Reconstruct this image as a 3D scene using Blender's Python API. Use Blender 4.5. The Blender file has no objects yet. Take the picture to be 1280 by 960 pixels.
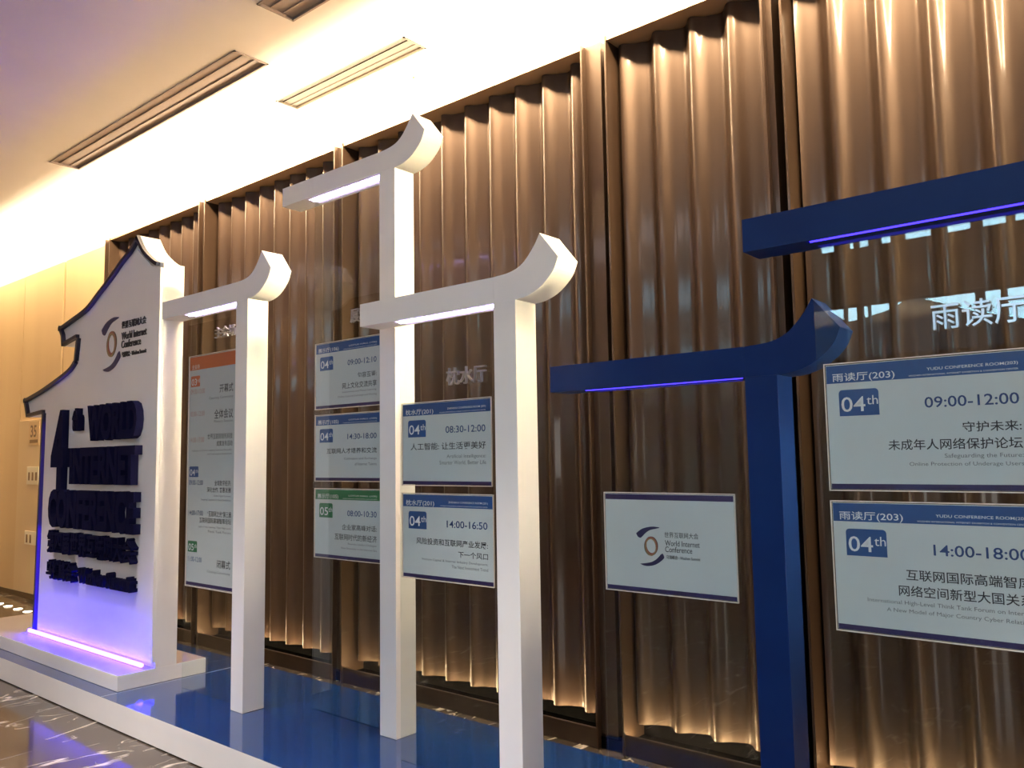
import bpy, bmesh, math, random
from mathutils import Matrix, Vector

random.seed(7)
SC = bpy.context.scene
COL = SC.collection
F = 0.164                      # platform top above the hall floor; heights below are measured from the platform top

# ------------------------------------------------------------------ camera
cam = bpy.data.cameras.new('camera')
cam.sensor_width = 36.0
cam.lens = 1027.0 / 1280.0 * 36.0
cam.clip_start = 0.05
camera = bpy.data.objects.new('camera', cam)
COL.objects.link(camera)
R = Matrix(((0.76444669, 0.06989227, 0.64088714),
            (0.64449572, -0.05864012, -0.76235595),
            (-0.01570109, 0.99582951, -0.08987252)))
camera.matrix_world = Matrix.Translation((0, 0, 1.45 + F)) @ R.to_4x4()
SC.camera = camera

# ------------------------------------------------------------------ view and world
SC.view_settings.view_transform = 'Standard'
SC.view_settings.look = 'None'
SC.view_settings.exposure = 0.0
SC.view_settings.gamma = 1.0
SC.view_settings.use_curve_mapping = False

world = bpy.data.worlds.new('sky')
SC.world = world
world.use_nodes = True
bg = world.node_tree.nodes['Background']
bg.inputs[0].default_value = (0.46, 0.76, 1.0, 1)
bg.inputs[1].default_value = 15.0


def area(name, loc, direction, sx, sy, power, color, spread=180):
    l = bpy.data.lights.new(name, 'AREA')
    l.shape = 'RECTANGLE'
    l.size, l.size_y = sx, sy
    l.energy = power
    l.color = color
    l.spread = math.radians(spread)
    o = bpy.data.objects.new(name, l)
    COL.objects.link(o)
    o.location = (loc[0], loc[1], loc[2] + F)
    z = -Vector(direction).normalized()
    x = Vector((1, 0, 0))
    x = (x - z * x.dot(z)).normalized()
    y = z.cross(x).normalized()
    o.rotation_euler = Matrix((x, y, z)).transposed().to_euler()
    return o


# cove strip on top of the wall ledge, uplight in the trough at the wall's foot, then added fill lamps for walls, gates and hall
area('cove_light', (-5.0, 4.25, 3.93), (0, -0.30, 1), 23.5, 0.03, 1250, (1.0, 0.84, 0.58))
area('event_spotlight', (6.2, 2.92, 3.0), (-1, 0, -0.05), 0.30, 1.6, 27, (1.0, 0.82, 0.47), 14)  # added lamp off to the right, brightens the gates' side faces
area('event_floodlight', (6.2, 2.92, 1.0), (-1, 0, 0.06), 0.30, 1.6, 9, (1.0, 0.84, 0.56), 14)  # added low lamp off to the right, lifts gate sides and undersides
area('wall_washer', (-3.3, 3.45, 4.31), (0, 1, -0.25), 11.2, 0.10, 900, (1.0, 0.76, 0.47))  # added strip that brightens the top of the bronze wall
area('beige_wall_washer', (-12.8, 3.55, 4.30), (0, 0.45, -1), 7.6, 0.12, 60, (1.0, 0.74, 0.40))  # added strip that brightens the beige wall
area('left_hall_light', (-14.2, 0.8, 4.30), (-0.7, 0.1, -1), 1.2, 1.2, 230, (1.0, 0.80, 0.50))  # added lamp, makes the left wall bright for reflections in the bronze
area('daylight', (4.2, -2.9, 1.4), (-0.75, 1, -0.08), 3.4, 1.8, 135, (1.0, 0.94, 0.92))  # added fill behind the viewer for front faces, no window there
for lx in (-6.8, -4.2, -1.6, 1.2):
    area('hall_light', (lx, -1.2, 4.32), (0, 0.45, -1), 2.2, 0.8, 24, (1.0, 0.90, 0.90))  # added soft fill behind the viewer, general ambient light
for lx, pw in ((-9.9, 22), (-7.0, 14), (-4.8, 31), (-2.4, 31), (0.2, 31)):
    area('downlight', (lx, 1.0, 4.33), (0, 0.15, -1), 0.25, 0.25, pw, (1.0, 0.87, 0.80), 45)  # added narrow lamps that brighten the platform front and the floor

# ------------------------------------------------------------------ materials


def mat(name, color, rough=0.5, metal=0.0, spec=0.5, coat=0.0, emit=None, estr=0.0):
    m = bpy.data.materials.new(name)
    m.use_nodes = True
    b = m.node_tree.nodes['Principled BSDF']
    b.inputs['Base Color'].default_value = (*color, 1)
    b.inputs['Roughness'].default_value = rough
    b.inputs['Metallic'].default_value = metal
    b.inputs['Specular IOR Level'].default_value = spec
    b.inputs['Coat Weight'].default_value = coat
    b.inputs['Coat Roughness'].default_value = 0.04
    if emit:
        b.inputs['Emission Color'].default_value = (*emit, 1)
        b.inputs['Emission Strength'].default_value = estr
    return m


def nodes(m):
    return m.node_tree.nodes, m.node_tree.links, m.node_tree.nodes['Principled BSDF']


def vary(m, c1, c2, scale, vec=(1, 1, 1), detail=3.0, rough=None):
    """noise between two colours, stretched by vec"""
    n, l, b = nodes(m)
    tc = n.new('ShaderNodeTexCoord')
    mp = n.new('ShaderNodeMapping')
    mp.inputs['Scale'].default_value = vec
    nz = n.new('ShaderNodeTexNoise')
    nz.inputs['Scale'].default_value = scale
    nz.inputs['Detail'].default_value = detail
    cr = n.new('ShaderNodeValToRGB')
    cr.color_ramp.elements[0].position = 0.3
    cr.color_ramp.elements[1].position = 0.7
    cr.color_ramp.elements[0].color = (*c1, 1)
    cr.color_ramp.elements[1].color = (*c2, 1)
    l.new(tc.outputs['Object'], mp.inputs['Vector'])
    l.new(mp.outputs['Vector'], nz.inputs['Vector'])
    l.new(nz.outputs['Fac'], cr.inputs['Fac'])
    l.new(cr.outputs['Color'], b.inputs['Base Color'])
    if rough:
        mr = n.new('ShaderNodeMapRange')
        mr.inputs['To Min'].default_value, mr.inputs['To Max'].default_value = rough
        l.new(nz.outputs['Fac'], mr.inputs['Value'])
        l.new(mr.outputs['Result'], b.inputs['Roughness'])
    return m


def clear(name, tint=(0.95, 0.98, 0.96), ior=1.5, boost=1.0):
    """thin clear sheet: see-through with mirror reflection by angle"""
    m = bpy.data.materials.new(name)
    m.use_nodes = True
    n, l = m.node_tree.nodes, m.node_tree.links
    n.remove(n['Principled BSDF'])
    out = n['Material Output']
    tr = n.new('ShaderNodeBsdfTransparent')
    tr.inputs[0].default_value = (*tint, 1)
    gl = n.new('ShaderNodeBsdfGlossy')
    gl.inputs['Roughness'].default_value = 0.0
    gl.inputs['Color'].default_value = (boost, boost, boost, 1)
    # reflectance of a thin sheet by viewing angle, the same from both sides
    ge = n.new('ShaderNodeNewGeometry')
    dt = n.new('ShaderNodeVectorMath'); dt.operation = 'DOT_PRODUCT'
    l.new(ge.outputs['Incoming'], dt.inputs[0])
    l.new(ge.outputs['Normal'], dt.inputs[1])
    ab = n.new('ShaderNodeMath'); ab.operation = 'ABSOLUTE'
    l.new(dt.outputs['Value'], ab.inputs[0])
    om = n.new('ShaderNodeMath'); om.operation = 'SUBTRACT'; om.inputs[0].default_value = 1.0
    l.new(ab.outputs[0], om.inputs[1])
    pw = n.new('ShaderNodeMath'); pw.operation = 'POWER'; pw.inputs[1].default_value = 5.0
    l.new(om.outputs[0], pw.inputs[0])
    fr = n.new('ShaderNodeMath'); fr.operation = 'MULTIPLY_ADD'
    f0 = ((ior - 1) / (ior + 1)) ** 2
    fr.inputs[1].default_value, fr.inputs[2].default_value = 1 - f0, f0
    l.new(pw.outputs[0], fr.inputs[0])
    mx = n.new('ShaderNodeMixShader')
    l.new(fr.outputs[0], mx.inputs[0])
    l.new(tr.outputs[0], mx.inputs[1])
    l.new(gl.outputs[0], mx.inputs[2])
    l.new(mx.outputs[0], out.inputs['Surface'])
    return m


def glow(name, color, strength):
    m = bpy.data.materials.new(name)
    m.use_nodes = True
    n, l = m.node_tree.nodes, m.node_tree.links
    n.remove(n['Principled BSDF'])
    e = n.new('ShaderNodeEmission')
    e.inputs[0].default_value = (*color, 1)
    e.inputs[1].default_value = strength
    l.new(e.outputs[0], n['Material Output'].inputs['Surface'])
    return m


M = {}
M['white'] = vary(mat('white_paint', (.80, .78, .76), .45), (.78, .76, .75), (.82, .80, .78), 3.0)
M['blue'] = vary(mat('blue_paint', (.004, .022, .115), .42, spec=.15), (.0035, .019, .105), (.0045, .025, .125), 4.0)
M['deck'] = vary(mat('blue_gloss_board', (.012, .06, .26), .10, coat=.4), (.006, .033, .145), (.0075, .040, .17), 2.0)
M['navy'] = mat('navy_letters', (.008, .008, .035), .9, spec=.05)
M['navy_edge'] = mat('navy_edging', (.012, .012, .035), .5)
M['led_white'] = glow('violet_white_tube', (.62, .46, 1.0), 30.0)
M['led_violet'] = glow('violet_tube', (.013, .006, 1.0), 170.0)
M['led_soft'] = glow('soft_violet_strip', (.20, .09, 1.0), 7.0)
M['led_halo'] = glow('violet_strip', (.07, .015, 1.0), 45.0)
M['led_bead'] = glow('warm_led_beads', (1.0, .74, .42), 700.0)
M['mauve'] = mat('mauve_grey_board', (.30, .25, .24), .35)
M['led_blue'] = glow('blue_tube', (.05, .03, 1.0), 4.0)
M['glass'] = clear('clear_glass', (.93, .96, .94))
M['acrylic'] = clear('clear_acrylic', (.96, .97, .97))
M['lip'] = mat('acrylic_edge', (.72, .66, .58), .15)
M['paper'] = mat('poster_paper', (.60, .66, .66), .5)
M['head_blue'] = mat('print_blue', (.014, .085, .28), .5)
M['head_green'] = mat('print_green', (.02, .20, .08), .5)
M['head_orange'] = mat('print_orange', (.62, .16, .06), .5)
M['foot'] = mat('print_violet_navy', (.025, .018, .11), .5)
M['ink'] = mat('print_black', (.02, .022, .03), .5)
M['ink_blue'] = mat('print_dark_blue', (.02, .06, .20), .5)
M['ink_grey'] = mat('print_grey', (.16, .17, .18), .5)
M['ink_pink'] = mat('print_faded_red', (.50, .26, .22), .5)
M['ink_white'] = mat('print_white', (.80, .84, .86), .5)
M['ring_red'] = mat('print_red_brown', (.28, .09, .06), .5)
M['ring_brown'] = mat('print_brown', (.12, .075, .045), .5)
M['ring_gold'] = mat('print_ochre', (.28, .19, .08), .5)
M['swoosh'] = mat('print_indigo', (.022, .022, .10), .5)
M['swoosh_light'] = mat('print_steel_blue', (.11, .16, .24), .5)
M['steel'] = mat('brushed_steel', (.62, .62, .66), .30, metal=.85)
M['steel_dark'] = mat('dark_steel', (.18, .16, .15), .35, metal=.8)
M['bronze'] = vary(mat('bronze_metal', (.24, .15, .09), .30, metal=.5, coat=.32), (.054, .031, .0185), (.07, .041, .025), 6.0,
                   (1, 1, .03), 4.0, (.34, .46))
M['bronze'].node_tree.nodes['Principled BSDF'].inputs['Coat Roughness'].default_value = .09
M['bronze_dark'] = vary(mat('dark_bronze', (.06, .04, .03), .35, metal=.6), (.05, .035, .026), (.075, .05, .036), 5.0)
M['bronze_lip'] = mat('ledge_bronze', (.55, .36, .20), .4, metal=.4)
M['black'] = mat('dark_recess', (.015, .012, .010), .6)
M['ceiling'] = vary(mat('ceiling_paint', (.74, .70, .66), .55), (.72, .68, .64), (.77, .73, .69), 1.3)
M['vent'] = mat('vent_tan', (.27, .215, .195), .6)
M['vent_dark'] = mat('vent_tan_near', (.035, .027, .018), .8)  # near-black copy of the plate colour, offsets the strong cove light
M['beige'] = vary(mat('beige_wall_cloth', (.72, .50, .26), .6), (.70, .48, .25), (.75, .53, .28), 2.0, (1, 1, .1))
M['beige_light'] = vary(mat('beige_door', (.76, .56, .31), .55), (.74, .54, .30), (.78, .58, .33), 2.0, (1, 1, .1))
M['plate'] = mat('ivory_plate', (.85, .76, .55), .4)
M['brown_print'] = mat('brown_print', (.22, .12, .05), .5)
M['room'] = mat('hall_wall', (.16, .135, .12), .7)
M['frame'] = mat('window_frame_grey', (.05, .05, .055), .5)
M['floor_light'] = glow('floor_lamp_glass', (1.0, .86, .66), 9.0)
M['far_dark'] = mat('dark_slate_cladding', (.02, .02, .022), .9, spec=.1)  # near-black so the building opposite reads as a silhouette against the sky
M['soot'] = mat('matt_black', (.002, .002, .002), 1.0, spec=0.0)  # black stands in for the unlit gap at the wall's foot
M['brass'] = mat('brass', (.5, .38, .16), .3, metal=.9)


def marble():
    m = mat('brown_marble', (.12, .10, .085), .09, spec=.6)
    n, l, b = nodes(m)
    tc = n.new('ShaderNodeTexCoord')
    big = n.new('ShaderNodeTexNoise')
    big.inputs['Scale'].default_value = 1.6
    big.inputs['Detail'].default_value = 6
    l.new(tc.outputs['Object'], big.inputs['Vector'])
    cr = n.new('ShaderNodeValToRGB')
    cr.color_ramp.elements[0].position = .35
    cr.color_ramp.elements[0].color = (.044, .034, .026, 1)
    cr.color_ramp.elements[1].position = .70
    cr.color_ramp.elements[1].color = (.085, .068, .053, 1)
    l.new(big.outputs['Fac'], cr.inputs['Fac'])

    def veins(scale, rot, width, dist):
        mp = n.new('ShaderNodeMapping')
        mp.inputs['Rotation'].default_value = (0, 0, rot)
        mp.inputs['Scale'].default_value = (1, .35, 1)
        l.new(tc.outputs['Object'], mp.inputs['Vector'])
        nz = n.new('ShaderNodeTexNoise')
        nz.inputs['Scale'].default_value = scale
        nz.inputs['Detail'].default_value = 4
        nz.inputs['Distortion'].default_value = dist
        l.new(mp.outputs['Vector'], nz.inputs['Vector'])
        s = n.new('ShaderNodeMath'); s.operation = 'SUBTRACT'; s.inputs[1].default_value = .5
        l.new(nz.outputs['Fac'], s.inputs[0])
        a = n.new('ShaderNodeMath'); a.operation = 'ABSOLUTE'
        l.new(s.outputs[0], a.inputs[0])
        mr = n.new('ShaderNodeMapRange')
        mr.inputs['From Min'].default_value = 0
        mr.inputs['From Max'].default_value = width
        mr.inputs['To Min'].default_value = 1
        mr.inputs['To Max'].default_value = 0
        l.new(a.outputs[0], mr.inputs['Value'])
        # break the veins into short scratches
        gate = n.new('ShaderNodeTexNoise')
        gate.inputs['Scale'].default_value = scale * 1.7
        l.new(tc.outputs['Object'], gate.inputs['Vector'])
        gr = n.new('ShaderNodeMapRange')
        gr.inputs['From Min'].default_value = .48
        gr.inputs['From Max'].default_value = .56
        l.new(gate.outputs['Fac'], gr.inputs['Value'])
        mu = n.new('ShaderNodeMath'); mu.operation = 'MULTIPLY'
        l.new(mr.outputs['Result'], mu.inputs[0])
        l.new(gr.outputs['Result'], mu.inputs[1])
        return mu
    v1 = veins(2.2, .9, .011, .6)
    v2 = veins(3.7, -.35, .009, .9)
    mxv = n.new('ShaderNodeMath'); mxv.operation = 'MAXIMUM'
    l.new(v1.outputs[0], mxv.inputs[0])
    l.new(v2.outputs[0], mxv.inputs[1])
    mix = n.new('ShaderNodeMix'); mix.data_type = 'RGBA'
    l.new(mxv.outputs[0], mix.inputs['Factor'])
    l.new(cr.outputs['Color'], mix.inputs[6])
    mix.inputs[7].default_value = (.55, .50, .43, 1)
    l.new(mix.outputs[2], b.inputs['Base Color'])
    return m


M['marble'] = marble()

# ------------------------------------------------------------------ helpers


def link(o, parent=None):
    COL.objects.link(o)
    if parent is not None:
        o.parent = parent
    return o


def tag(o, label=None, cat=None, group=None, kind=None):
    for k, v in (('label', label), ('category', cat), ('group', group), ('kind', kind)):
        if v:
            o[k] = v
    return o


def world_base(o):
    p = Vector((0, 0, F))
    q = o
    t = Vector((0, 0, 0))
    while q is not None:
        t += q.location
        q = q.parent
    return t


def mesh_obj(name, bm, m, parent=None, smooth=False, bevel=0.0):
    """link a bmesh (given in hall coordinates, heights from the platform top) as one mesh object"""
    me = bpy.data.meshes.new(name)
    bmesh.ops.recalc_face_normals(bm, faces=bm.faces)
    bm.to_mesh(me)
    bm.free()
    return place(name, me, m, parent, smooth, bevel)


def place(name, me, m, parent=None, smooth=False, bevel=0.0):
    o = bpy.data.objects.new(name, me)
    link(o, parent)
    if parent is None:
        xs = [v.co for v in me.vertices]
        loc = Vector(((min(c.x for c in xs) + max(c.x for c in xs)) / 2, (min(c.y for c in xs) + max(c.y for c in xs)) / 2,
                      min(c.z for c in xs) + F))
        o.location = loc
        off = loc - Vector((0, 0, F))
    else:
        off = world_base(parent) - Vector((0, 0, F))
    me.transform(Matrix.Translation(-off))
    for mm in (m if isinstance(m, (list, tuple)) else [m]):
        me.materials.append(mm)
    if smooth:
        for p in me.polygons:
            p.use_smooth = True
    if bevel:
        b = o.modifiers.new('bevel', 'BEVEL')
        b.width = bevel
        b.segments = 2
        b.limit_method = 'ANGLE'
        b.angle_limit = math.radians(40)
    return o


def empty(name, loc, label, cat, group=None):
    o = bpy.data.objects.new(name, None)
    o.empty_display_size = .1
    o.location = (loc[0], loc[1], loc[2] + F)
    COL.objects.link(o)
    return tag(o, label, cat, group)


def box(bm, x0, x1, y0, y1, z0, z1):
    v = [bm.verts.new((x, y, z)) for x in (x0, x1) for y in (y0, y1) for z in (z0, z1)]
    for f in ((0, 1, 3, 2), (4, 6, 7, 5), (0, 4, 5, 1), (2, 3, 7, 6), (0, 2, 6, 4), (1, 5, 7, 3)):
        bm.faces.new([v[i] for i in f])
    return v


def boxes(*bs):
    bm = bmesh.new()
    for b in bs:
        box(bm, *b)
    return bm


def prism(bm, pts, y0, y1):
    """extrude an outline in the X-Z plane from y0 to y1"""
    a = [bm.verts.new((x, y0, z)) for x, z in pts]
    b = [bm.verts.new((x, y1, z)) for x, z in pts]
    n = len(pts)
    bm.faces.new(a)
    bm.faces.new(b[::-1])
    for i in range(n):
        j = (i + 1) % n
        bm.faces.new((a[i], b[i], b[j], a[j]))
    return bm


def tube(bm, p0, p1, r, seg=12):
    d = Vector(p1) - Vector(p0)
    mtx = Matrix.Translation((Vector(p0) + Vector(p1)) / 2) @ d.to_track_quat('Z', 'Y').to_matrix().to_4x4()
    bmesh.ops.create_cone(bm, cap_ends=True, segments=seg, radius1=r, radius2=r, depth=d.length, matrix=mtx)
    return bm


def spline(pts, n=6):
    """smooth curve through points"""
    out = []
    P = [pts[0]] + list(pts) + [pts[-1]]
    for i in range(1, len(P) - 2):
        p0, p1, p2, p3 = P[i - 1:i + 3]
        for k in range(n):
            t = k / n
            out.append(tuple(.5 * (2 * b + (c - a) * t + (2 * a - 5 * b + 4 * c - d) * t * t + (3 * b - a - 3 * c + d) * t ** 3)
                             for a, b, c, d in zip(p0, p1, p2, p3)))
    out.append(tuple(pts[-1]))
    return out


def text_mesh(lines, y, extrude=0.0):
    """lines: (string, x0, x1, z0, z1, bold[, keep]) -> one mesh of lettering facing -Y with its back at y"""
    verts, faces = [], []
    for ln in lines:
        body, x0, x1, z0, z1, bold = ln[:6]
        c = bpy.data.curves.new('lettering', 'FONT')
        c.body = body
        c.size = 1.0
        c.offset = bold
        c.extrude = .5 if extrude else 0.0
        c.resolution_u = 3
        o = bpy.data.objects.new('lettering', c)
        COL.objects.link(o)
        dg = bpy.context.evaluated_depsgraph_get()
        me = bpy.data.meshes.new_from_object(o.evaluated_get(dg))
        bpy.data.objects.remove(o)
        bpy.data.curves.remove(c)
        xs = [v.co.x for v in me.vertices]
        zs = [v.co.y for v in me.vertices]
        ax, bx, az, bz = min(xs), max(xs), min(zs), max(zs)
        if x0 is None:                               # right aligned at natural width
            x0 = x1 - (bx - ax) * (z1 - z0) / (bz - az) * (ln[6] if len(ln) > 6 else 1.0)
        elif x1 is None:
            x1 = x0 + (bx - ax) * (z1 - z0) / (bz - az) * (ln[6] if len(ln) > 6 else 1.0)
        sx, sz = (x1 - x0) / (bx - ax), (z1 - z0) / (bz - az)
        base = len(verts)
        for v in me.vertices:
            yy = y - (v.co.z + .5) * extrude if extrude else y
            verts.append((x0 + (v.co.x - ax) * sx, yy, z0 + (v.co.y - az) * sz))
        for p in me.polygons:
            faces.append([base + i for i in p.vertices])
        bpy.data.meshes.remove(me)
    m = bpy.data.meshes.new('lettering')
    m.from_pydata(verts, [], faces)
    m.update()
    return m


def lines(name, rows, y, m, parent, extrude=0.0):
    """each line of lettering a part of its own"""
    for r in rows:
        place(name, text_mesh([r], y, extrude), m, parent)


def flat(pts, y):
    bm = bmesh.new()
    bm.faces.new([bm.verts.new((x, y, z)) for x, z in pts])
    return bm


def rect(x0, x1, z0, z1):
    return [(x0, z0), (x1, z0), (x1, z1), (x0, z1)]


def badge(x0, x1, z0, z1, r):
    """square with rounded upper corners"""
    pts = [(x0, z0), (x1, z0)]
    for cx, a0 in ((x1 - r, 0), (x0 + r, 90)):
        for k in range(6):
            a = math.radians(a0 + 18 * k)
            pts.append((cx + r * math.cos(a), z1 - r + r * math.sin(a)))
    return pts


def structure(name, bm, m, **kw):
    return tag(mesh_obj(name, bm, m, **kw), kind='structure')


# ------------------------------------------------------------------ the hall
XL, XR, YF, YB, ZC = -17.0, 7.0, -3.2, 4.40, 4.35
structure('floor', boxes((XL, XR, YF, YB, -F - .05, -F)), M['marble'])

SLOTS = [(-5.55, -4.02, 3.685, 3.905), (-8.3, -5.05, 3.02, 3.30), (-4.42, -2.6, 2.79, 3.07)]  # openings for recessed ceiling plates in a darker colour


def ceiling_mesh():
    bm = bmesh.new()
    xs = sorted({XL, XR, *[v for q in SLOTS for v in q[:2]]})
    ys = sorted({YF, YB, *[v for q in SLOTS for v in q[2:]]})
    for x0, x1 in zip(xs, xs[1:]):
        for y0, y1 in zip(ys, ys[1:]):
            cx, cy = (x0 + x1) / 2, (y0 + y1) / 2
            if any(a < cx < b and c < cy < d for a, b, c, d in SLOTS):
                continue
            box(bm, x0, x1, y0, y1, ZC, ZC + .22)
    bmesh.ops.remove_doubles(bm, verts=bm.verts, dist=1e-4)
    return bm


structure('ceiling', ceiling_mesh(), M['ceiling'])
structure('wall_back', boxes((XL, XR, YB, YB + .1, -F, ZC + .22)), M['ceiling'])
structure('wall_left', boxes((XL - .1, XL, YF, YB, -F, ZC)), M['beige'])
structure('wall_right', boxes((XR, XR + .1, YF, YB, -F, ZC)), M['room'])

# wall behind the viewer with a window band and a row of small windows above it
WX0, WX1 = -3.25, 1.2
W1, W2 = (2.42, 3.0), (3.57, 4.0)
bm = boxes((XL, WX0, YF - .15, YF, -F, ZC), (WX1, XR, YF - .15, YF, -F, ZC), (WX0, WX1, YF - .15, YF, -F, W1[0]),
           (WX0, WX1, YF - .15, YF, W1[1], W2[0]), (WX0, WX1, YF - .15, YF, W2[1], ZC))
structure('wall_front', bm, M['room'])


def window(name, z0, z1, bars):
    w = empty(name, ((WX0 + WX1) / 2, YF - .07, z0), None, None)
    tag(w, kind='structure')
    bm = bmesh.new()
    box(bm, WX0, WX1, YF - .10, YF - .04, z0, z0 + .025)
    box(bm, WX0, WX1, YF - .10, YF - .04, z1 - .025, z1)
    for x, wd in bars:
        box(bm, x, x + wd, YF - .10, YF - .04, z0, z1)
    mesh_obj('window_frame', bm, M['frame'], w)
    mesh_obj('window_pane', boxes((WX0, WX1, YF - .075, YF - .067, z0, z1)), M['glass'], w)


window('window_1', *W1, [(-3.25, .04), (-2.835, .03), (-2.70, .06), (-2.59, .02), (-2.38, .07), (-1.60, .08), (-1.385, .05),
                         (-.9, .06), (-.4, .06), (.1, .06), (.6, .06), (1.16, .04)])
window('window_2', *W2, [(-3.25, .2), (-2.90, .15), (-2.70, .05), (-2.55, .12), (-2.33, .13), (-1.95, .14), (-1.60, .10), (-1.30, .07), (-.9, .14),
                         (-.5, .14), (-.1, .14), (.4, .14), (.9, .30)])

# roofs of the building across, seen through the window (they give the stepped lower edge of the bright band)
bld = bmesh.new()
prism(bld, [(-9.5, -F), (-9.5, 4.3), (-5.6, 4.3), (-5.1, 3.9), (-4.62, 3.72), (-4.41, 3.74), (-3.95, 3.84), (-3.76, 3.92), (-3.63, 4.06), (-3.50, 4.0),
 (-3.15, 3.86), (-2.70, 3.67), (-2.0, 3.46), (3.5, 3.2), (3.5, -F)], -11.0, -9.0)
bo = mesh_obj('exterior_building', bld, M['far_dark'])
tag(bo, kind='structure')
structure('trim_30', boxes((XL, XR - .02, 4.095, 4.105, 3.86, 3.992)), M['ceiling'])          # added unseen lip that cuts the cove light short on the ceiling

# ------------------------------------------------------------------ the bronze back wall
DIV = [-9.0, -7.03, -5.0, -2.61, -1.53, 2.65]
LAM, AMP, YW = .2262, .034, 4.035
PANELS = [(-8.94, -7.10, -6.931 - 2 * LAM, 'bronze corrugated wall panel at the far end, next to the beige wall'),
          (-6.96, -5.05, -6.931, 'bronze corrugated wall panel behind the low white gate next to the house board'),
          (-4.95, -2.70, -3.99, 'widest bronze corrugated wall panel, behind the tall white gate'),
          (-2.52, -1.60, -2.278, 'narrow bronze corrugated wall panel between two posts above the lower blue gate'),
          (-1.46, 2.59, -1.076, 'bronze corrugated wall panel behind the big blue gate')]


def corrugated(x0, x1, xr):
    bm = bmesh.new()
    n = int((x1 - x0) / LAM * 28)
    rows = []
    for z in (-.015, 3.872):
        row = []
        for i in range(n + 1):
            x = x0 + (x1 - x0) * i / n
            t = 2 * math.pi * (x - xr - .035) / LAM
            y = YW - AMP * math.cos(t) - .009 * math.cos(2 * t + .9)
            row.append(bm.verts.new((x, y, z)))
        rows.append(row)
    for i in range(n):
        bm.faces.new((rows[0][i], rows[0][i + 1], rows[1][i + 1], rows[1][i]))
    # thickness
    r = bmesh.ops.extrude_face_region(bm, geom=bm.faces[:])
    bmesh.ops.translate(bm, vec=(0, .012, 0), verts=[g for g in r['geom'] if isinstance(g, bmesh.types.BMVert)])
    return bm


for x0, x1, xr, lab in PANELS:
    o = mesh_obj('corrugated_panel', corrugated(x0, x1, xr), M['bronze'], smooth=True)
    o.modifiers.new('split', 'EDGE_SPLIT').split_angle = math.radians(60)
    tag(o, lab, 'wall panel', 'bronze corrugated wall panels')

structure('trim_1', boxes((-9.0, 2.65, 4.10, 4.13, -F, 3.875)), M['soot'])          # backing behind the panels, coloured black so the gap looks unlit
bm = bmesh.new()
for a, b in zip(DIV, DIV[1:]):
    w0 = .055 if a != -2.61 else .09
    w1 = .055 if b != -2.61 else .09
    box(bm, a + w0, b - w1, 3.90, 4.30, 3.876, 3.902)
structure('trim_2', bm, M['bronze_lip'])                                          # ledge along the top
bm = bmesh.new()
for a, b in zip(DIV, DIV[1:]):
    w0 = .055 if a != -2.61 else .09
    w1 = .055 if b != -2.61 else .09
    box(bm, a + w0, b - w1, 3.905, 3.922, -F, -.055)
structure('baseboard_back', bm, M['bronze_dark'], bevel=.004)
structure('trim_31', boxes((-8.95, 2.6, 3.924, 4.098, -F, -.10)), M['soot'])        # floor of the light trough, blackened to look unlit
ls = empty('led_strip', (-4, 3.945, -.09), 'row of warm light beads in the dark trough at the foot of the bronze wall', 'light strip')
mesh_obj('base_rail', boxes((-8.9, 1.2, 3.930, 3.960, -.099, -.085)), M['soot'], ls)
bm = bmesh.new()
nb = 132
for i in range(nb):
    x = -8.85 + 10.0 * i / nb
    if any(abs(x - d) < .1 for d in DIV):
        continue
    bmesh.ops.create_icosphere(bm, subdivisions=1, radius=.008, matrix=Matrix.Translation((x, 3.945, -.078)))
tag(mesh_obj('light_bead', bm, M['led_bead'], ls), kind='stuff')
for k, d in enumerate(DIV):
    w = .085 if d == -2.61 else .05
    bm = bmesh.new()
    for s in (-1, 1):
        xc = d + s * w
        box(bm, xc - .006, xc + .006, 3.892, 4.10, -F, 3.902)
    box(bm, d - w, d + w * (.35 if d == -2.61 else -.2), 3.93, 4.10, -F, 3.902)
    structure('trim_%d' % (k + 3), bm, M['bronze'])

# ------------------------------------------------------------------ the beige wall further left
SEAMS = [(-11.62, .015), (-10.37, .06), (-9.17, .075)]
bm = bmesh.new()
xs = [XL] + [s for s, w in SEAMS] + [-9.06]
for i, (a, b) in enumerate(zip(xs, xs[1:])):
    ga = SEAMS[i - 1][1] / 2 if i else 0
    gb = SEAMS[i][1] / 2 if i < len(SEAMS) else 0
    box(bm, a + ga, b - gb, 4.0, 4.05, -F + .06, 3.90)
structure('wall_beige', bm, M['beige'])
structure('trim_20', boxes((XL, -9.06, 4.05, 4.07, -F, 3.89)), M['black'])
structure('baseboard_beige', boxes((XL, -9.06, 3.995, 4.06, -F, -F + .06)), M['bronze_dark'])
structure('door_1', boxes((-11.56, -10.42, 3.972, 4.0, -F + .07, 2.02)), M['beige_light'], bevel=.004)

sp = empty('sign_plate', (-11.09, 3.97, 1.70), 'small brown lettered plate on the beige door, above the two ivory plates', 'sign')
mesh_obj('plate', boxes((-11.22, -10.90, 3.966, 3.972, 1.70, 2.0)), M['beige'], sp, bevel=.002)
lines('lettering', [('35', -11.17, -10.98, 1.80, 1.95, .02)], 3.9655, M['brown_print'], sp)
mesh_obj('underline', boxes((-11.18, -10.93, 3.964, 3.966, 1.73, 1.77)), M['brown_print'], sp)


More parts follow.
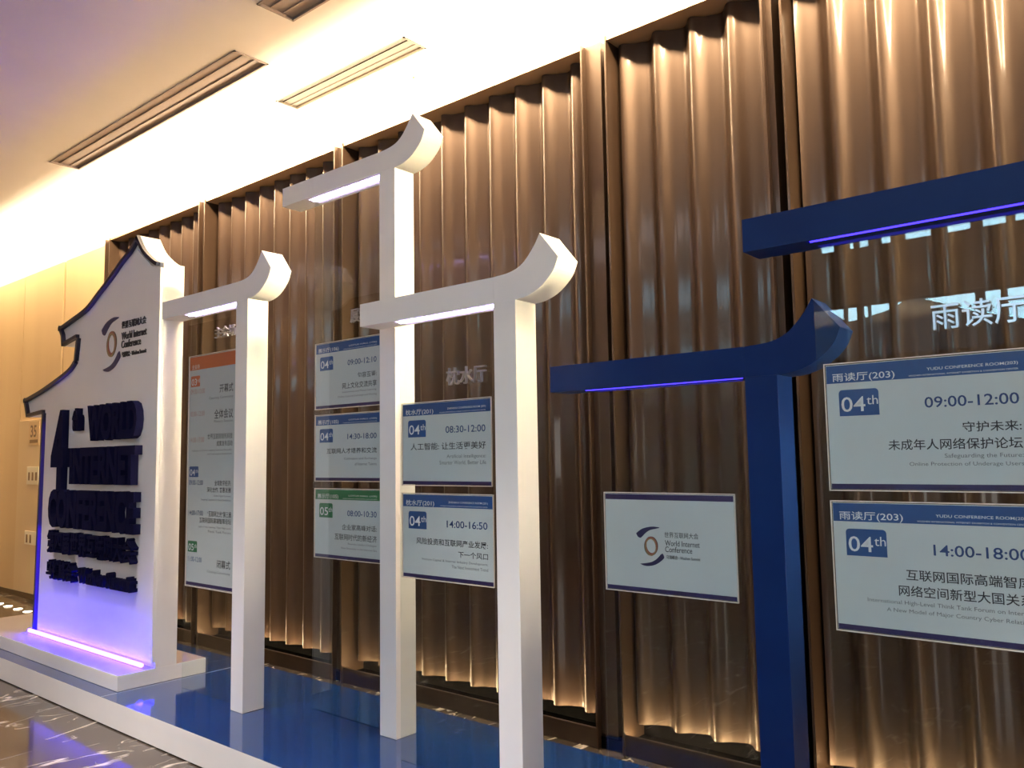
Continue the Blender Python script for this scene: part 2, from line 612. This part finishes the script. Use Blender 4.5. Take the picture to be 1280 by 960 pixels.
def wall_plate(z0, z1, lab, n):
    s = empty('switch_plate', (-11.05, 3.966, z0), lab, 'switch', 'ivory plates on the beige door')
    mesh_obj('cover', boxes((-11.23, -10.86, 3.962, 3.972, z0, z1)), M['plate'], s, bevel=.003)
    for k in range(n):
        x = -11.17 + k * .11
        zc = (z0 + z1) / 2 - .01
        mesh_obj('rocker', boxes((x, x + .045, 3.957, 3.962, zc - .05, zc + .05)), M['brown_print'], s, bevel=.003)


wall_plate(1.22, 1.44, 'upper ivory plate with dark switches on the beige door', 3)
wall_plate(.49, .655, 'lower ivory plate with dark switches on the beige door', 2)

for k, x in enumerate((-10.98, -10.70, -10.40, -10.12, -9.86, -9.6, -9.34)):
    g = empty('floor_light', (x, 3.63, -F), 'small bright light set into the marble floor along the beige wall', 'floor light',
              'floor lights along the beige wall')
    bm = bmesh.new()
    tube(bm, (x, 3.63, -F - .02), (x, 3.63, -F + .004), .052, 20)
    mesh_obj('ring', bm, M['brass'], g)
    bm = bmesh.new()
    tube(bm, (x, 3.63, -F), (x, 3.63, -F + .007), .044, 20)
    mesh_obj('lens', bm, M['floor_light'], g)

# ------------------------------------------------------------------ ceiling fittings
VLAB = ['tan linear ceiling vent nearest the wall, in the brightest part of the ceiling',
        'long tan linear ceiling vent at upper left, further out from the wall',
        'tan linear ceiling vent cut off by the top edge of the picture']
for (a, b, c, d), lab in zip(SLOTS, VLAB):
    v = empty('ceiling_vent', ((a + b) / 2, (c + d) / 2, ZC), lab, 'vent', 'linear ceiling vents')
    bm = boxes((a + .002, a + .016, c + .002, d - .002, ZC - .006, ZC + .14), (b - .016, b - .002, c + .002, d - .002, ZC - .006, ZC + .14),
               (a + .002, b - .002, c + .002, c + .016, ZC - .006, ZC + .14), (a + .002, b - .002, d - .016, d - .002, ZC - .006, ZC + .14))
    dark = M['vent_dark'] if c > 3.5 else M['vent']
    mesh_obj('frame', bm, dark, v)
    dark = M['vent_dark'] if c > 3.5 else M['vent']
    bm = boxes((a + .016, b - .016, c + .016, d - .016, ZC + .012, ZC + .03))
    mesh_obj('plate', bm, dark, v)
    bm = bmesh.new()
    for k in range(2):
        y = c + (d - c) * (k + 1) / 3
        box(bm, a + .016, b - .016, y - .004, y + .004, ZC + .006, ZC + .013)
    mesh_obj('divider_bar', bm, dark, v)

s = empty('sprinkler', (-4.42, 4.15, ZC - .07), 'tiny brass sprinkler head hanging from the bright ceiling above the tall gate', 'sprinkler')
bm = bmesh.new()
tube(bm, (-4.42, 4.15, ZC), (-4.42, 4.15, ZC - .035), .010)
tube(bm, (-4.42, 4.15, ZC), (-4.42, 4.15, ZC - .006), .028)
mesh_obj('body', bm, M['brass'], s)
bm = bmesh.new()
tube(bm, (-4.42, 4.15, ZC - .062), (-4.42, 4.15, ZC - .067), .008)
tube(bm, (-4.409, 4.15, ZC - .035), (-4.409, 4.15, ZC - .064), .003, 6)
tube(bm, (-4.431, 4.15, ZC - .035), (-4.431, 4.15, ZC - .064), .003, 6)
mesh_obj('deflector', bm, M['brass'], s)

# ------------------------------------------------------------------ the platform
PF, PB, PX0, PX1 = 2.38, 3.45, -8.8, .9
p = empty('display_platform', (-4, PF, -F), 'low platform with glossy blue top and white front edge along the bronze wall', 'platform')
mesh_obj('fascia', boxes((PX0, PX1, PF, PF + .02, -F + .008, -.001), (PX0, PX0 + .02, PF, PB, -F + .008, -.001),
                         (PX1 - .02, PX1, PF, PB, -F + .008, -.001), (PX0, PX1, PB - .02, PB, -F + .008, -.001)), M['white'], p)
mesh_obj('kick_recess', boxes((PX0 + .02, PX1 - .02, PF + .012, PB - .02, -F, -F + .02)), M['black'], p)
mesh_obj('deck', boxes((PX0 + .001, -5.412, PF + .001, PB - .001, -.012, 0), (-5.409, PX1 - .001, PF + .001, PB - .001, -.012, 0)),
         M['deck'], p)
mesh_obj('seam', boxes((-5.412, -5.409, PF + .002, PB - .002, -.012, .0006)), M['white'], p)

# ------------------------------------------------------------------ logo


def logo(parent, x0, zt, w, y, extrude):
    """swoosh-and-ring emblem with its lettering; w is the whole width"""
    k = w / 1020.0

    def P(pts):
        return [(x0 + (px - 110) * k, zt - (py - 95) * k) for px, py in pts]
    up = [(110, 205), (200, 142), (300, 110), (400, 97), (500, 105)]
    ui = [(500, 114), (420, 132), (340, 152), (270, 195), (215, 245), (178, 268), (135, 250)]
    lo = [(165, 640), (220, 660), (300, 666), (400, 645), (480, 605), (555, 545), (562, 510), (540, 472)]
    li = [(505, 492), (470, 530), (420, 570), (350, 605), (260, 625)]

    def shape(name, pts, m, yy):
        bm = bmesh.new()
        prism(bm, P(pts), yy - extrude, yy)
        return mesh_obj(name, bm, m, parent)
    shape('upper_swoosh', spline(up, 4) + spline(ui, 4), M['swoosh'], y)
    shape('lower_swoosh', spline(lo, 4) + spline(li, 4), M['swoosh'], y)
    for j, (m, rx, ry, th, dx, dy, rot) in enumerate((('ring_brown', 112, 140, 26, 0, 0, .35), ('ring_red', 100, 128, 22, 4, -8, -.5),
                                                      ('ring_gold', 98, 122, 16, -3, 12, 1.0))):
        bm = bmesh.new()
        outer, inner = [], []
        for q in range(48):
            a = 2 * math.pi * q / 48
            for lst, d in ((outer, 0), (inner, th)):
                ex, ey = (rx - d) * math.cos(a), (ry - d) * math.sin(a)
                wob = 1 + .04 * math.cos(2 * a + rot * 3)
                lst.append((355 + dx + ex * wob, 378 + dy + ey * wob))
        o_, i_ = P(outer), P(inner)
        yy = y - extrude * (1 + .15 * j) - .0002 * j
        fo = [bm.verts.new((a, yy, b)) for a, b in o_]
        fi = [bm.verts.new((a, yy, b)) for a, b in i_]
        bo_ = [bm.verts.new((a, y, b)) for a, b in o_]
        bi = [bm.verts.new((a, y, b)) for a, b in i_]
        for q in range(48):
            r = (q + 1) % 48
            for f in ((fo[q], fo[r], fi[r], fi[q]), (bo_[q], bi[q], bi[r], bo_[r]), (fo[q], bo_[q], bo_[r], fo[r]), (fi[q], fi[r], bi[r], bi[q])):
                bm.faces.new(f)
        mesh_obj('ring', bm, M[m], parent)

    def L(body, a, b, t, u, bold):
        (xa, za), (xb, zb) = P([(a, u), (b, t)])
        return (body, xa, xb, za, zb, bold)
    lines('lettering', [L('世界互联网大会', 580, 1112, 165, 245, .002), L('World Internet', 585, 1128, 282, 360, .004),
                        L('Conference', 585, 1010, 368, 448, .004), L('乌镇峰会 · Wuzhen Summit', 600, 1130, 488, 545, .0)], y, M['ink'], parent, extrude)


# ------------------------------------------------------------------ the house-shaped board
HY0, HY1, HX1 = 2.735, 2.885, -5.43
roof_up = spline([(-7.13, 2.572), (-6.90, 2.615), (-6.62, 2.675), (-6.42, 2.765), (-6.21, 2.862), (-6.05, 2.947), (-5.90, 3.015), (-5.79, 3.095)], 5)
roof_r = spline([(-5.79, 3.095), (-5.70, 2.985), (-5.60, 2.91), (-5.50, 2.855), (-5.43, 2.835)], 4)
eave_up = spline([(-6.80, 2.275), (-6.92, 2.212), (-7.19, 2.142), (-7.50, 2.075), (-7.82, 2.022)], 5)
outline = roof_up[:-1] + roof_r + [(HX1, .10), (-7.44, .10), (-7.40, 1.885), (-7.74, 1.865), (-7.78, 1.95)] + eave_up[::-1] + \
    [(-6.77, 2.452), (-7.05, 2.412), (-7.07, 2.50)]
# outline runs: upper roof left tip -> apex -> right -> down -> foot -> lower eave -> back to the upper eave

h = empty('house_sign', (-6.4, 2.8, 0), 'white house-shaped board with navy 3D conference lettering and violet light at its foot', 'sign board')
bm = bmesh.new()
box(bm, -8.35, HX1, 2.49, 3.10, .001, .10)
mesh_obj('base_step', bm, M['white'], h, bevel=.002)
mesh_obj('step_top', boxes((-8.346, HX1 - .004, 2.494, 3.096, .0985, .1015)), M['mauve'], h)  # step top coloured a darker mauve grey than its sides
bm = bmesh.new()
prism(bm, outline, HY0, HY1)
mesh_obj('body', bm, M['white'], h)


def ribbon(path, wdt, y0, y1, closed=False):
    """band of width wdt lying inside a polyline in the X-Z plane"""
    bm = bmesh.new()
    quads = []
    n = len(path)
    for i, (x, z) in enumerate(path):
        a = path[max(i - 1, 0)]
        b = path[min(i + 1, n - 1)]
        t = Vector((b[0] - a[0], b[1] - a[1]))
        t.normalize()
        nx, nz = t.y, -t.x
        quads.append([bm.verts.new((x + nx * o_, y, z + nz * o_)) for y in (y0, y1) for o_ in (0, wdt)])
    for a, b in zip(quads, quads[1:]):
        for i, j in ((0, 1), (1, 3), (3, 2), (2, 0)):
            bm.faces.new((a[i], b[i], b[j], a[j]))
    for e in (quads[0], quads[-1]):
        bm.faces.new((e[0], e[1], e[3], e[2]))
    return bm


left_path = [(-7.44, .10), (-7.40, 1.885), (-7.74, 1.865), (-7.78, 1.95)] + eave_up[::-1] + [(-6.77, 2.452), (-7.05, 2.412), (-7.07, 2.50)] + roof_up
segs = [[(-7.44, .10), (-7.40, 1.885)], [(-7.40, 1.885), (-7.74, 1.865)], [(-7.74, 1.865), (-7.78, 1.95), (-7.82, 2.022)], eave_up[::-1],
        [(-6.80, 2.275), (-6.77, 2.452)], [(-6.77, 2.452), (-7.05, 2.412)], [(-7.05, 2.412), (-7.07, 2.50), (-7.13, 2.572)], roof_up, roof_r[:-3]]
for sg in segs:
    mesh_obj('edging', ribbon(sg, .028, HY0 - .028, HY0 + .001), M['navy_edge'], h)
# raised face panel, set in from the edging on the left so the light behind it shows
INX = .085
panel = [(-5.432, .135), (-5.432, 2.80), (-5.56, 2.83), (-5.66, 2.90), (-5.79, 2.99)]
panel += [(x + .055, z - .075) for x, z in roof_up[::-1][3:-6]]
panel += [(-6.66, 2.50), (-6.70, 2.26), (-6.80, 2.17)] + [(x + .02, z - .075) for x, z in eave_up[3:-9]] + [(-7.30, 2.0), (-7.32, 1.9), (-7.345, .135)]
bm = bmesh.new()
prism(bm, panel, HY0 - .022, HY0 + .0005)
mesh_obj('face_panel', bm, M['white'], h)
# light strips behind the panel edge
for sg, lm in (([(-7.415, .14), (-7.400, .95)], 'led_halo'), ([(-7.400, .95), (-7.385, 1.80)], 'led_soft'),
               ([(x + .03, z - .055) for x, z in eave_up[4:-9]], 'led_soft'), ([(x + .03, z - .06) for x, z in roof_up[8:-8]], 'led_soft')):
    bm = bmesh.new()
    for a, b in zip(sg, sg[1:]):
        tube(bm, (a[0] + .045, HY0 - .004, a[1]), (b[0] + .045, HY0 - .004, b[1]), .003, 6)
    mesh_obj('halo_light', bm, M[lm], h)
bm = bmesh.new()
tube(bm, (-7.40, HY0 - .060, .122), (-5.49, HY0 - .060, .122), .015, 14)
mesh_obj('foot_light_tube', bm, M['led_violet'], h, smooth=True)
FY = HY0 - .022
logo(h, -6.315, 2.535, .71, FY, .006)
LD = .052
lines('title_lettering', [('4', -7.06, -6.83, 1.255, 1.885, .05), ('th', -6.68, -6.575, 1.71, 1.885, .045),
                ('WORLD', -6.41, -5.62, 1.625, 1.895, .05), ('INTERNET', -6.70, -5.63, 1.305, 1.580, .05),
                ('CONFERENCE', -7.08, -5.63, .965, 1.262, .05)], FY, M['navy'], h, LD)
lines('subtitle_lettering', [('第四届世界互联网大会', -7.08, -5.645, .765, .942, .028), ('乌镇峰会 · Wuzhen Summit', -7.08, -5.65, .565, .712, .03)], FY, M['navy'], h, LD)

# ------------------------------------------------------------------ the gates
GW, GD, BH = .128, .142, .118


def gate(px, y, zb, xl, paint, led, label, led_in, wide_channel):
    """post at px (left edge), front at y, beam from xl with its underside at zb and an upturned eave to the right"""
    g = empty('gate_frame', (px + GW / 2, y + GD / 2, 0), label, 'gate', None)
    mesh_obj('post', boxes((px, px + GW, y, y + GD, .001, zb)), paint, g, bevel=.0015)
    # beam with a channel in its underside for the light
    c0, c1 = xl + led_in, px - .012
    cy0, cy1 = (y + .022, y + .085) if wide_channel else (y + .012, y + .040)
    bm = boxes((xl, px + GW * .02, y, y + GD, zb + .035, zb + BH), (xl, px, y, cy0, zb, zb + .035), (xl, px, cy1, y + GD, zb, zb + .035),
               (xl, c0, cy0, cy1, zb, zb + .035), (c1, px, cy0, cy1, zb, zb + .035), (px, px + GW * .02, y, y + GD, zb, zb + .035))
    mesh_obj('beam', bm, paint, g)
    top = spline([(px + .003, zb + BH), (px + .10, zb + BH + .008), (px + .17, zb + BH + .034), (px + .232, zb + BH + .095), (px + .270, zb + BH + .152)], 5)
    low = spline([(px + .366, zb + .152), (px + .336, zb + .092), (px + .266, zb + .034), (px + .190, zb + .006), (px + GW, zb)], 5)
    bm = bmesh.new()
    prism(bm, top + low + [(px + .003, zb)], y, y + GD)
    mesh_obj('upturned_eave', bm, paint, g)
    bm = bmesh.new()
    yc = (cy0 + cy1) / 2
    r = .010 if wide_channel else .009
    zt = zb + (.003 if wide_channel else .006)
    tube(bm, (c0 + .01, yc, zt), (c1 - .01, yc, zt), r, 12)
    mesh_obj('light_tube', bm, led, g, smooth=True)
    return g


gate(-4.50, 2.73, 2.438, -5.428, M['white'], M['led_white'], 'white gate post whose beam runs into the house-shaped board', .26, True)
gate(-3.452, 2.975, 3.062, -4.383, M['white'], M['led_white'], 'tallest white gate with its beam highest, beside the ceiling', .24, True)
gate(-2.397, 2.73, 2.142, -3.322, M['white'], M['led_white'], 'nearest white gate with its beam crossing in front of the tallest gate', .24, True)
gate(-1.335, 2.975, 1.745, -2.272, M['blue'], M['led_blue'], 'blue gate with the lower beam, framing the blank logo sign', .17, False)
gate(-.29, 2.73, 2.166, -1.212, M['blue'], M['led_blue'], 'big blue gate at the right with the higher beam and bright blue light line', .22, False)

# ------------------------------------------------------------------ glass panels in the gates


def pane(x0, x1, y, zt, label, name, nx0, nx1, nz0, nz1, m='steel'):
    g = empty('glass_panel', ((x0 + x1) / 2, y, 0), label, 'glass panel', 'clear glass panels in the gates')
    mesh_obj('glass_sheet', boxes((x0, x1, y - .005, y + .005, 0, zt)), M['glass'], g)
    if name:
        me = text_mesh([(name, nx0, nx1, nz0, nz1, .006)], y - .0055, .012)
        place('room_name_lettering', me, M[m], g)


pane(-5.19, -4.502, 2.80, 2.438, 'clear glass panel in the gate next to the house-shaped board', '主会场', -4.84, -4.60, 2.247, 2.318)
pane(-4.135, -3.455, 3.045, 3.062, 'clear glass panel in the tallest white gate', '展示厅', -3.775, -3.53, 2.25, 2.33)
pane(-3.09, -2.40, 2.80, 2.142, 'clear glass panel in the nearest white gate', '枕水厅', -2.75, -2.497, 1.80, 1.882)
pane(-2.06, -1.375, 3.045, 1.745, 'clear glass panel in the lower blue gate', None, 0, 0, 0, 0)
pane(-.995, -.295, 2.80, 2.166, 'clear glass panel in the big blue gate', '雨读厅', -.628, -.375, 1.825, 1.908)

# ------------------------------------------------------------------ the signs


def sign_base(x0, w, zt, ht, y, label, group, head=None, foot=True):
    """clear holder with a printed poster on the camera side of a glass panel; returns root and a (u, v) -> (x, z) map"""
    s = empty('room_sign' if head else 'logo_sign', (x0 + w / 2, y, zt - ht), label, 'sign', group)
    mesh_obj('acrylic_holder', boxes((x0, x0 + w, y - .0125, y - .0095, zt - ht, zt)), M['acrylic'], s)
    mesh_obj('back_sheet', boxes((x0, x0 + w, y - .0068, y - .0055, zt - ht, zt)), M['acrylic'], s)
    mesh_obj('holder_edge', boxes((x0, x0 + w, y - .0128, y - .0055, zt - .0035, zt), (x0, x0 + w, y - .0128, y - .0055, zt - ht, zt - ht + .0035),
                                  (x0, x0 + .003, y - .0128, y - .0055, zt - ht, zt), (x0 + w - .003, x0 + w, y - .0128, y - .0055, zt - ht, zt)),
             M['lip'], s)
    e = .006
    mesh_obj('poster', boxes((x0 + e, x0 + w - e, y - .0085, y - .0072, zt - ht + e, zt - e)), M['paper'], s)
    return s, (lambda u: x0 + u * w), (lambda v: zt - v * ht)


PY = .0087        # print sits this far in front of the glass plane


def room_sign(x0, w, zt, ht, y, label, group, colour, room, eng, date, time_, titles, captions, u0=.985):
    s, X, Z = sign_base(x0, w, zt, ht, y, label, group, head=True)
    yp = y - PY
    mesh_obj('header_band', flat(rect(X(.012), X(.988), Z(.160), Z(.020)), yp), M[colour], s)
    mesh_obj('footer_band', flat(rect(X(.012), X(.988), Z(.985), Z(.945)), yp), M['foot'], s)
    b = mesh_obj('date_badge', flat(badge(X(.075), X(.285), Z(.420), Z(.215), .012), yp), M[colour], s)
    lines('date_lettering', [(date, X(.087), X(.214), Z(.388), Z(.272), .004), ('th', X(.222), X(.280), Z(.338), Z(.268), .0)], yp - .0003,
          M['ink_white'], b)
    lines('room_lettering', [(room, X(.045), X(.372), Z(.157), Z(.082), .006), (eng, X(.53), X(.94), Z(.116), Z(.088), .004),
                                       ('WUZHEN INTERNATIONAL INTERNET EXHIBITION & CONVENTION CENTER', X(.44), X(.94), Z(.147), Z(.135), 0)], yp - .0003,
          M['ink_white'], s)
    lines('time_lettering', [(time_, X(.51), X(.935), Z(.385), Z(.305), .008)], yp - .0003, M['ink_blue'], s)
    lines('title_lettering', [(t, X(a), X(.937), Z(v1), Z(v0), .008) for t, a, v0, v1 in titles], yp - .0003, M['ink'], s)
    lines('caption_lettering', [(t, X(a), X(.937), Z(v1), Z(v0), .0) for t, a, v0, v1 in captions], yp - .0003, M['ink_grey'], s)
    return s


G1 = 'timetable signs on the glass panels'
YA, YB_ = 2.80, 3.045
room_sign(-4.113, .603, 2.160, .402, YB_, 'blue-headed sign for 09:00-12:10, topmost of three in the tallest gate', G1, 'head_blue',
          '展示厅(106)', 'LOTUS HALL (106)', '04', '09:00-12:10',
          [('包容互鉴:', .66, .505, .585), ('网上文化交流共享', .43, .635, .725)],
          [('Inclusiveness and Mutual Learning:', .43, .755, .79), ('Online Cultural Exchange and Sharing', .36, .82, .855)])
room_sign(-4.113, .603, 1.726, .396, YB_, 'blue-headed sign for 14:30-18:00, middle of three in the tallest gate', G1, 'head_blue',
          '展示厅(105)', 'LOTUS HALL (105)', '04', '14:30-18:00',
          [('互联网人才培养和交流', .19, .51, .59)], [('Cultivation and Exchange', .46, .65, .69), ('of Internet Talents', .62, .725, .765)])
room_sign(-4.113, .603, 1.290, .408, YB_, 'green-headed sign for 08:00-10:30, lowest of three in the tallest gate', G1, 'head_green',
          '展示厅(105)', 'LOTUS HALL (105)', '05', '08:00-10:30',
          [('企业家高峰对话:', .43, .50, .58), ('互联网时代的新经济', .32, .635, .725)],
          [('Business Leaders Dialogue:', .52, .755, .79), ('New Economy in the Internet Era', .42, .82, .855)])
room_sign(-3.070, .600, 1.7305, .407, YA, 'blue-headed sign for 08:30-12:00 in the nearest white gate', G1, 'head_blue',
          '枕水厅(201)', 'ZHENSHUI CONFERENCE ROOM (201)', '04', '08:30-12:00',
          [('人工智能: 让生活更美好', .105, .492, .577)], [('Artificial Intelligence:', .52, .635, .688), ('Smarter World, Better Life', .44, .705, .758)])
room_sign(-3.070, .605, 1.288, .412, YA, 'blue-headed sign for 14:00-16:50 in the nearest white gate', G1, 'head_blue',
          '枕水厅(201)', 'ZHENSHUI CONFERENCE ROOM (201)', '04', '14:00-16:50',
          [('风险投资和互联网产业发展:', .166, .518, .597), ('下一个风口', .63, .642, .712)],
          [('Venture Capital & Internet Industry Development:', .227, .748, .783), ('The Next Investment Trend', .56, .803, .838)])
room_sign(-.970, .600, 1.749, .4235, YA, 'blue-headed sign for 09:00-12:00 in the big blue gate', G1, 'head_blue',
          '雨读厅(203)', 'YUDU CONFERENCE ROOM(203)', '04', '09:00-12:00',
          [('守护未来:', .68, .496, .570), ('未成年人网络保护论坛', .32, .612, .693)],
          [('Safeguarding the Future:', .59, .722, .762), ('Online Protection of Underage Users', .42, .782, .818)])
room_sign(-.970, .600, 1.294, .4225, YA, 'blue-headed sign for 14:00-18:00 in the big blue gate', G1, 'head_blue',
          '雨读厅(203)', 'YUDU CONFERENCE ROOM(203)', '04', '14:00-18:00',
          [('互联网国际高端智库', .372, .496, .577), ('网络空间新型大国关系', .332, .613, .694)],
          [('International High-Level Think Tank Forum on Internet', .172, .727, .765), ('A New Model of Major Country Cyber Relations', .267, .787, .824)])

# blank sign with the logo in the lower blue gate
s, X, Z = sign_base(-2.035, .612, 1.297, .420, YB_, 'white sign with only a swoosh-and-ring logo in the lower blue gate', None)
mesh_obj('header_band', flat(rect(X(.012), X(.988), Z(.075), Z(.020)), YB_ - PY), M['foot'], s)
mesh_obj('footer_band', flat(rect(X(.012), X(.988), Z(.985), Z(.945)), YB_ - PY), M['foot'], s)
logo(s, X(.258), Z(.335), .483 * .612, YB_ - PY, .0006)

# tall programme sign with the orange header
s, X, Z = sign_base(-5.160, .590, 2.159, 1.503, YA, 'tall orange-headed programme sign next to the house-shaped board', None, head=True)
yp = YA - PY
mesh_obj('header_band', flat(rect(X(.012), X(.988), Z(.064), Z(.006)), yp), M['head_orange'], s)
mesh_obj('footer_band', flat(rect(X(.012), X(.988), Z(.994), Z(.980)), yp), M['foot'], s)
for date, m, v0, v1 in (('03', 'head_orange', .090, .138), ('04', 'head_blue', .486, .532), ('05', 'head_green', .806, .853)):
    b = mesh_obj('date_badge', flat(badge(X(.04), X(.235), Z(v1), Z(v0), .008), yp), M[m], s)
    lines('date_lettering', [(date, X(.055), X(.165), Z(v1 - .006), Z(v0 + .012), .006), ('th' if date != '03' else 'rd', X(.175), X(.228), Z(v1 - .018), Z(v0 + .012), 0)], yp - .0003, M['ink_white'], b)
lines('header_lettering', [('主会场', X(.06), X(.22), Z(.060), Z(.040), .004)], yp - .0003, M['ink_white'], s)
lines('early_time_lettering', [('09:00-10:00', X(.04), X(.34), Z(.170), Z(.148), 0), ('10:00-12:00', X(.04), X(.345), Z(.268), Z(.246), 0),
                                         ('14:00-17:00', X(.04), X(.345), Z(.382), Z(.360), 0)], yp - .0003, M['ink_pink'], s)
lines('time_lettering', [('09:00-12:00', X(.04), X(.335), Z(.566), Z(.545), .004), ('14:00-17:00', X(.045), X(.345), Z(.696), Z(.675), .004),
                                   ('11:00-12:00', X(.05), X(.335), Z(.893), Z(.872), .004)], yp - .0003, M['ink_blue'], s)
lines('title_lettering', [('开幕式', X(.645), X(.913), Z(.176), Z(.140), .008), ('全体会议', X(.545), X(.918), Z(.286), Z(.245), .008),
                                    ('世界互联网领先科技', X(.415), X(.913), Z(.372), Z(.348), .007), ('成果发布活动', X(.60), X(.913), Z(.402), Z(.379), .007),
                                    ('全球数字经济:', X(.57), X(.895), Z(.568), Z(.545), .007), ('深化合作, 普惠发展', X(.42), X(.898), Z(.597), Z(.574), .007),
                                    ('“互联网之光”第三届', X(.44), X(.906), Z(.698), Z(.674), .007), ('互联网国际高端智库论坛', X(.275), X(.908), Z(.726), Z(.703), .007),
                                    ('闭幕式', X(.645), X(.905), Z(.908), Z(.874), .008)], yp - .0003, M['ink'], s)
lines('caption_lettering', [('Opening Ceremony', X(.433), X(.915), Z(.204), Z(.190), 0), ('Plenary Session', X(.545), X(.915), Z(.305), Z(.291), 0),
                                      ('Release of World Leading Internet Scientific', X(.10), X(.905), Z(.424), Z(.414), 0),
                                      ('and Technological Achievements', X(.42), X(.905), Z(.440), Z(.430), 0),
                                      ('Global Digital Economy:', X(.56), X(.90), Z(.616), Z(.606), 0),
                                      ('Deepening Cooperation for Shared Development', X(.30), X(.90), Z(.633), Z(.623), 0),
                                      ('Light of the Internet, Third High-Level', X(.26), X(.906), Z(.748), Z(.738), 0),
                                      ('Think Tank Forum', X(.45), X(.906), Z(.765), Z(.755), 0),
                                      ('Closing Ceremony', X(.45), X(.905), Z(.934), Z(.920), 0)], yp - .0003, M['ink_grey'], s)
